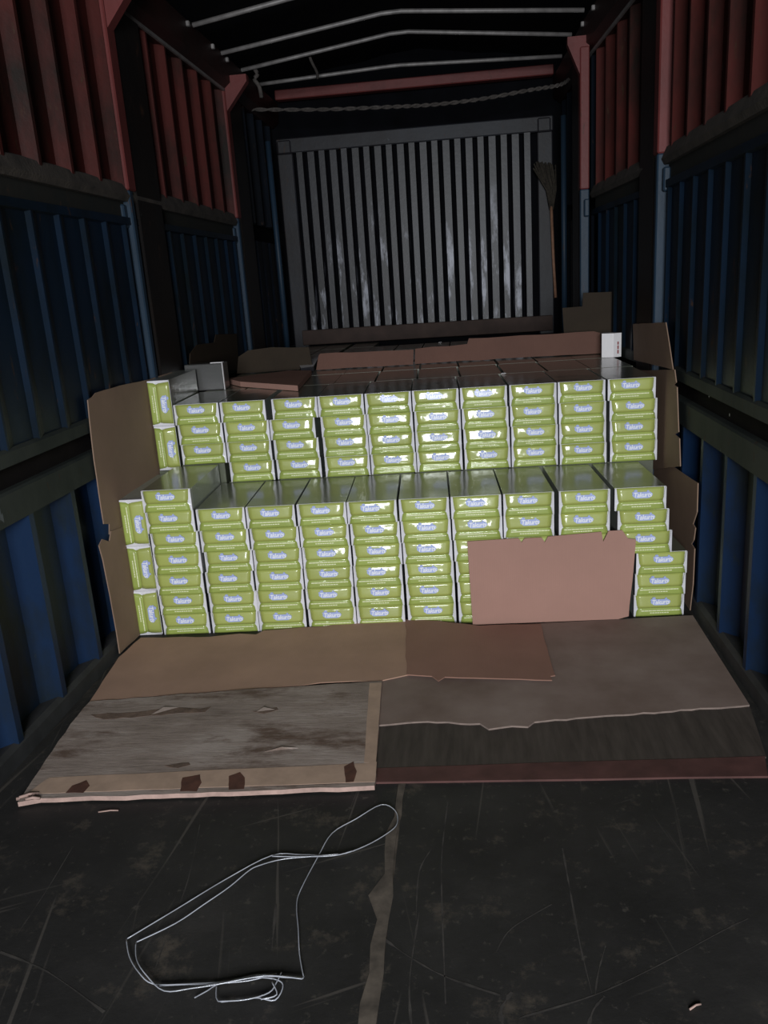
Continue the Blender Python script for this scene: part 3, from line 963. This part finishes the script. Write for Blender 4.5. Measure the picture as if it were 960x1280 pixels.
XLc = -1.4495
sheet([(110, 500), (116, 496), (120, 491), (150, 482), (188, 474), (215, 465), (240, 640), (142, 667), (137, 668), (137, 655), (130, 655), (118, 575)], 0, XLc, (1, 0, 0), M_CARD,
      'tall brown cardboard sheet against the left wall beside the tiers', 0.002, 0.06)
sheet([(139, 664), (200, 640), (215, 700), (190, 790), (176, 796), (150, 817), (146, 790), (138, 745), (129, 700), (124, 682), (128, 674), (137, 677)], 0, XLc + 0.005, (1, 0, 0), M_CARD,
      'lower brown cardboard sheet against left wall with torn upper corner', 0.002, 0.06, clampz=0.006)
# right side
sheet([(791, 405), (832, 403), (836, 428), (841, 462), (792, 463)], 0, 0.858, (-1, 0, 0), M_CARD, 'brown cardboard flap standing above the right end of upper tier', 0.001, 0.06, clampz=0.925)
sheet([(800, 463), (843, 462), (845, 478), (842, 481), (846, 484), (848, 540), (843, 543), (849, 548), (850, 583), (800, 588)], 0, 0.860, (-1, 0, 0), M_CARD, 'narrow brown cardboard strip beside right end of upper tier', 0.001, 0.06)
sheet([(806, 560), (848, 588), (872, 604), (871, 640), (866, 655), (869, 660), (867, 675), (864, 680), (868, 686), (866, 730), (862, 766), (845, 766), (815, 690)], 0, 0.879, (-1, 0, 0), M_CARD,
      'brown cardboard sheet between lower tier and right wall', 0.001, 0.08, clampz=0.006)
# standing behind the dark tops
def back_sheet(pix, Y, mat, label, zmin=None, amp=0.003):
    pts = [at(a, b, 1, Y) for a, b in pix]
    if zmin is not None:
        for p in pts: p.z = max(p.z, zmin)
    pts = ragged(pts, amp, 0.09)
    for p in pts: p.y = Y
    o = plate('cardboard_sheet', pts, 0.005, (0, -1, 0), [mat, mat])
    return tag(o, label, 'cardboard')
zb = ZT + 0.003
back_sheet([(396, 472), (398, 445), (400, 442), (517, 437), (517, 466)], 4.80, M_CARDBACK, 'dull brown cardboard strip standing behind upper tier, left of centre', zb)
back_sheet([(519, 466), (519, 436), (584, 430), (586, 423), (742, 414), (750, 416), (751, 448)], 4.83, M_CARDBACK, 'long reddish brown cardboard strip standing behind upper tier, right of centre', zb)
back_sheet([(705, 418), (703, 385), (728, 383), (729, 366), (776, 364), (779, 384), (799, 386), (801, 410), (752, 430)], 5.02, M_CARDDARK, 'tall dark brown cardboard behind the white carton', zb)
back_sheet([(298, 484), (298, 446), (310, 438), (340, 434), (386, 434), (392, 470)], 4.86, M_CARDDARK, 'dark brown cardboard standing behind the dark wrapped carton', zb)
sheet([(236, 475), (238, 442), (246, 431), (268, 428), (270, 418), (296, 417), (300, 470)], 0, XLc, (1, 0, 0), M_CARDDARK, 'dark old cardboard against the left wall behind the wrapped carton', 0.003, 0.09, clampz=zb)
# folded flap lying on the tops
p = [at(a, b, 2, ZT + 0.028) for a, b in ((283, 473), (362, 463), (389, 463), (372, 482), (300, 477))]
tag(plate('cardboard_flap', p, 0.026, (0, 0, 1), [M_CARDRED, M_CARDPINK], edge=True), 'pointed pinkish cardboard flap lying on the dark box tops at left', 'cardboard')
p = [at(a, b, 2, ZT + 0.03) for a, b in ((372, 452), (398, 447), (392, 458), (376, 460))]
tag(plate('paper_scrap_or_highlight', p, 0.028, (0, 0, 1), [M_WHITEBOX, M_FRAME], edge=True), 'small pale scrap on the dark box tops beside pointed cardboard flap', 'paper')
p = [at(a, b, 2, ZT + 0.006) for a, b in ((354, 430), (380, 428), (384, 430), (356, 433))]  # a highlight line, drawn as a thin grey plate
tag(plate('paper_scrap_or_highlight', p, 0.004, (0, 0, 1), [M_FRAME, M_FRAME]), 'thin grey sliver standing in for a highlight near the headboard, left', 'paper')
for i, (a, b, lab) in enumerate(((629, 467, 'tiny white flake on the dark box tops, middle of the row'), (550, 428, 'tiny white flake in front of the headboard sill'))):
    q = at(a, b, 2, ZT + 0.004)
    o = mk('paper_flake', [q + Vector((-0.012, -0.01, 0)), q + Vector((0.013, -0.008, 0.002)), q + Vector((0.009, 0.014, 0.004)), q + Vector((-0.008, 0.01, 0.003))], [(0, 1, 2, 3)], M_WHITEBOX)
    sm = o.modifiers.new('s', 'SOLIDIFY'); sm.thickness = 0.002
    tag(o, lab, 'flake')
for a, b, l, lab in ((887.5, 493, 0.03, 'larger white block standing in for daylight through a hole in the right hand wall channel'), (913, 518.5, 0.014, 'smaller white block standing in for daylight through a hole in the right hand wall channel')):
    q = at(a, b, 0, 0.928)  # white blocks added where daylight shows through holes in the wall
    o = bx('light_leak_spot', q + Vector((-0.003, -0.006, -l / 2)), q + Vector((0.004, 0.006, l / 2)), M_WHITEBOX, None, 0.002)
    tag(o, lab, 'light spot')

# board that leans on the lower tier
lb = []
pix = [(584, 677), (648, 673), (652, 678), (656, 673), (677, 672), (681, 678), (685, 671), (752, 665), (754, 677), (761, 664), (778, 663), (785, 673), (795, 674), (790, 720), (785, 755), (784, 766),
       (771, 770), (768, 773), (745, 774), (743, 771), (741, 774), (681, 776.5), (678, 773), (675, 777), (655, 778), (653, 775), (650, 778), (591, 780)]
for a, b in pix:
    q = on_front(a, b, -0.02)
    lb.append(q)
zmin = min(q.z for q in lb)
for q in lb:
    q.z = q.z - zmin * 1.0 if q.z < 0.05 else q.z
    q.z = max(q.z, 0.014)
    q.y = fy(q.x, -0.055 + 0.042 * (q.z / 0.42))
nrm = Vector((SL, -1, 0.042 / 0.42)).normalized()
tag(plate('cardboard_sheet', lb, 0.004, nrm, [M_CARDPINK, M_CARDPINK]), 'notched pinkish cardboard sheet leaning upright against the lower tier', 'cardboard')

# ---------------------------------------------------------------- sheets on the floor
def flat(name, pix, ztop, thick, mats, label, cat, amp=0.003, step=0.05, skip=(), edge=True, parent=None):
    pts = ragged([at(a, b, 2, ztop) for a, b in pix], amp, step, skip)
    for p in pts: p.z = ztop
    o = plate(name, pts, thick, (0, 0, 1), mats, parent, edge=edge)
    if label: tag(o, label, cat)
    return o
# dark underlay with its red front strip
und = flat('underlay_board', [(440, 962), (958, 946), (938, 885), (866, 771), (440, 786)], 0.006, 0.0055, [M_UNDER, M_UNDER], 'dark brown floor board with a red strip along its front edge', 'board', 0.002, 0.12, skip=(1, 2))
flat('red_strip', [(440, 978), (960, 970), (956, 945), (440, 961)], 0.007, 0.0065, [M_REDSTRIP, M_REDSTRIP], None, None, 0.002, 0.2, parent=und)
hb = flat('hardboard_sheet', [(474, 906), (520, 902), (560, 902), (575, 904), (600, 904), (611, 911), (640, 907), (660, 908), (668, 902), (720, 897), (937, 881), (866, 769), (676, 779), (470, 788)], 0.0125, 0.006,
          [M_HARD, M_HARDEDGE], 'stained grey brown hardboard sheet on floor at right with torn front edge', 'board', 0.004, 0.03, skip=(10, 11, 12))
# cardboard on the floor
c1 = flat('cardboard_sheet', [(112, 877), (160, 872), (240, 866), (300, 862), (380, 856), (400, 853), (479, 850), (511, 843), (509, 775), (500, 772), (482, 773), (470, 776), (420, 780), (405, 783), (380, 784), (330, 788), (320, 793), (300, 792), (262, 796), (176, 797), (148, 822)], 0.0175, 0.004,
          [M_CARDFLOOR, M_CARDFLOOR], 'brown cardboard sheet on the floor at left in front of boxes', 'cardboard', 0.003, 0.05)
flat('cardboard_sheet', [(508, 843), (540, 845), (548, 851), (556, 846), (690, 850), (688, 845), (694, 844), (676, 780), (620, 781), (598, 782), (548, 776), (507, 774)], 0.0225, 0.004,
     [M_CARDRED, M_CARDRED], 'reddish cardboard sheet on floor in front of the leaning cardboard', 'cardboard', 0.003, 0.05)
# weathered plywood sheet at left
ply = flat('plywood_sheet', [(22, 1003), (50, 998), (200, 993), (330, 988), (468, 982), (478, 851), (400, 856), (300, 862), (112, 877), (88, 905)], 0.022, 0.0145,
           [M_PLY, M_PLYEDGE], 'weathered plywood sheet with peeling grey face on floor at left', 'plywood', 0.003, 0.05)
flat('bare_border', [(34, 992), (469, 977), (471, 952), (455, 954), (62, 972), (55, 976)], 0.0228, 0.001, [M_PLYTRIM, M_PLYTRIM], None, None, 0.002, 0.08, parent=ply)
flat('bare_border', [(470, 953), (477, 853), (462, 854), (455, 953)], 0.0226, 0.001, [M_PLYTRIM, M_PLYTRIM], None, None, 0.001, 0.08, parent=ply)
for pix in ([(82, 991), (90, 982), (108, 975), (112, 982), (104, 991)], [(225, 989), (228, 972), (250, 968), (252, 978), (246, 989)], [(286, 987), (286, 970), (300, 965), (306, 972), (305, 986)], [(432, 978), (430, 958), (442, 952), (446, 964), (442, 977)]):
    flat('stain', pix, 0.0234, 0.0006, [M_STAIN, M_STAIN], None, None, 0.002, 0.02, parent=ply)
flat('peeled_strip', [(113, 893), (180, 889), (222, 884), (250, 886), (264, 883), (256, 890), (225, 891), (200, 894), (130, 899)], 0.0228, 0.0006, [M_PEEL, M_PEEL], None, None, 0.004, 0.03, parent=ply)
flat('peeled_strip', [(205, 957), (236, 953), (238, 956), (222, 960)], 0.0228, 0.0006, [M_PEEL, M_PEEL], None, None, 0.003, 0.02, parent=ply)
flat('peeled_strip', [(316, 889), (346, 884), (348, 887), (330, 892)], 0.0228, 0.0006, [M_PEEL, M_PEEL], None, None, 0.003, 0.02, parent=ply)
# lifted veneer splinters
for pix in ([(188, 894), (205, 886), (224, 884), (206, 892)], [(320, 890), (330, 886), (344, 887), (332, 890)], [(330, 940), (352, 936), (373, 935), (352, 939)]):
    pts = [at(a, b, 2, 0.022) for a, b in pix]
    pts[0].z = 0.0225; pts[1].z = 0.029; pts[2].z = 0.0228; pts[3].z = 0.0222
    o = mk('veneer_splinter', pts + [q - Vector((0, 0, 0.002)) for q in pts], [(0, 1, 2, 3), (4, 7, 6, 5), (0, 4, 5, 1), (1, 5, 6, 2), (2, 6, 7, 3), (3, 7, 4, 0)], M_PLY, ply)
# splintered corner
for k in range(5):
    a = at(20 + random.uniform(0, 16), 996 + random.uniform(-4, 7), 2, 0.012 + 0.004 * k)
    b = at(52 + random.uniform(-8, 12), 994 + random.uniform(-4, 4), 2, 0.012 + 0.003 * k)
    tube('splinter', [[a, a.lerp(b, 0.5) + Vector((0, 0, 0.004)), b]], 0.0045, M_PLYEDGE, ply)

# ---------------------------------------------------------------- strap on the floor
def S(u, v): return (140 + u / 2.526, 990 + v / 2.526)
str_ = [
    [(45, 465), (200, 372), (360, 275), (505, 200), (600, 198), (715, 198), (800, 170), (870, 130), (900, 100), (895, 60), (850, 40), (770, 85), (695, 130), (650, 205), (595, 310), (583, 360), (588, 430), (592, 510), (605, 585)],
    [(605, 587), (540, 585), (460, 578), (330, 605), (230, 607), (130, 606), (85, 570), (55, 520), (45, 465)],
    [(75, 475), (200, 415), (290, 355), (370, 300), (430, 250), (465, 232), (540, 212), (650, 202), (715, 196)],
    [(75, 475), (78, 530), (110, 580), (165, 628), (250, 620), (330, 608), (420, 590), (500, 580), (600, 590)],
    [(260, 650), (300, 628), (340, 606), (430, 596), (520, 574)],
    [(330, 610), (335, 660), (400, 655), (460, 650), (515, 657), (540, 610), (510, 590), (440, 584)],
    [(335, 661), (420, 656), (495, 634), (520, 600), (535, 570)],
    [(470, 655), (520, 640), (505, 600)],
    [(150, 612), (250, 607), (350, 600), (470, 582), (600, 586)],
    [(200, 607), (330, 602), (440, 586), (540, 582), (603, 589)],
    [(505, 203), (600, 204), (700, 201), (760, 186)],
]
sp = []
for i, s_ in enumerate(str_):
    pts = [at(*S(u, v), 2, 0.006 + 0.002 * (i % 4)) for u, v in s_]
    sp.append(smooth_pts(pts, 4))
tag(tube('plastic_strap', sp, 0.0014, M_STRAP), 'clear plastic strapping lying in a loose loop on the dark floor', 'strapping')
for a, b, c, d, lab in ((123, 1015, 148, 1013, 'pale sliver on the floor just below the plywood corner'), (862, 1262, 876, 1255, 'pale sliver on the floor at lower right')):
    p0, p1 = at(a, b, 2, 0.003), at(c, d, 2, 0.003)
    tag(tube('straw_sliver', [[p0, p0.lerp(p1, 0.6) + Vector((0, 0.002, 0.001)), p1]], 0.0022, M_PLYEDGE), lab, 'sliver')
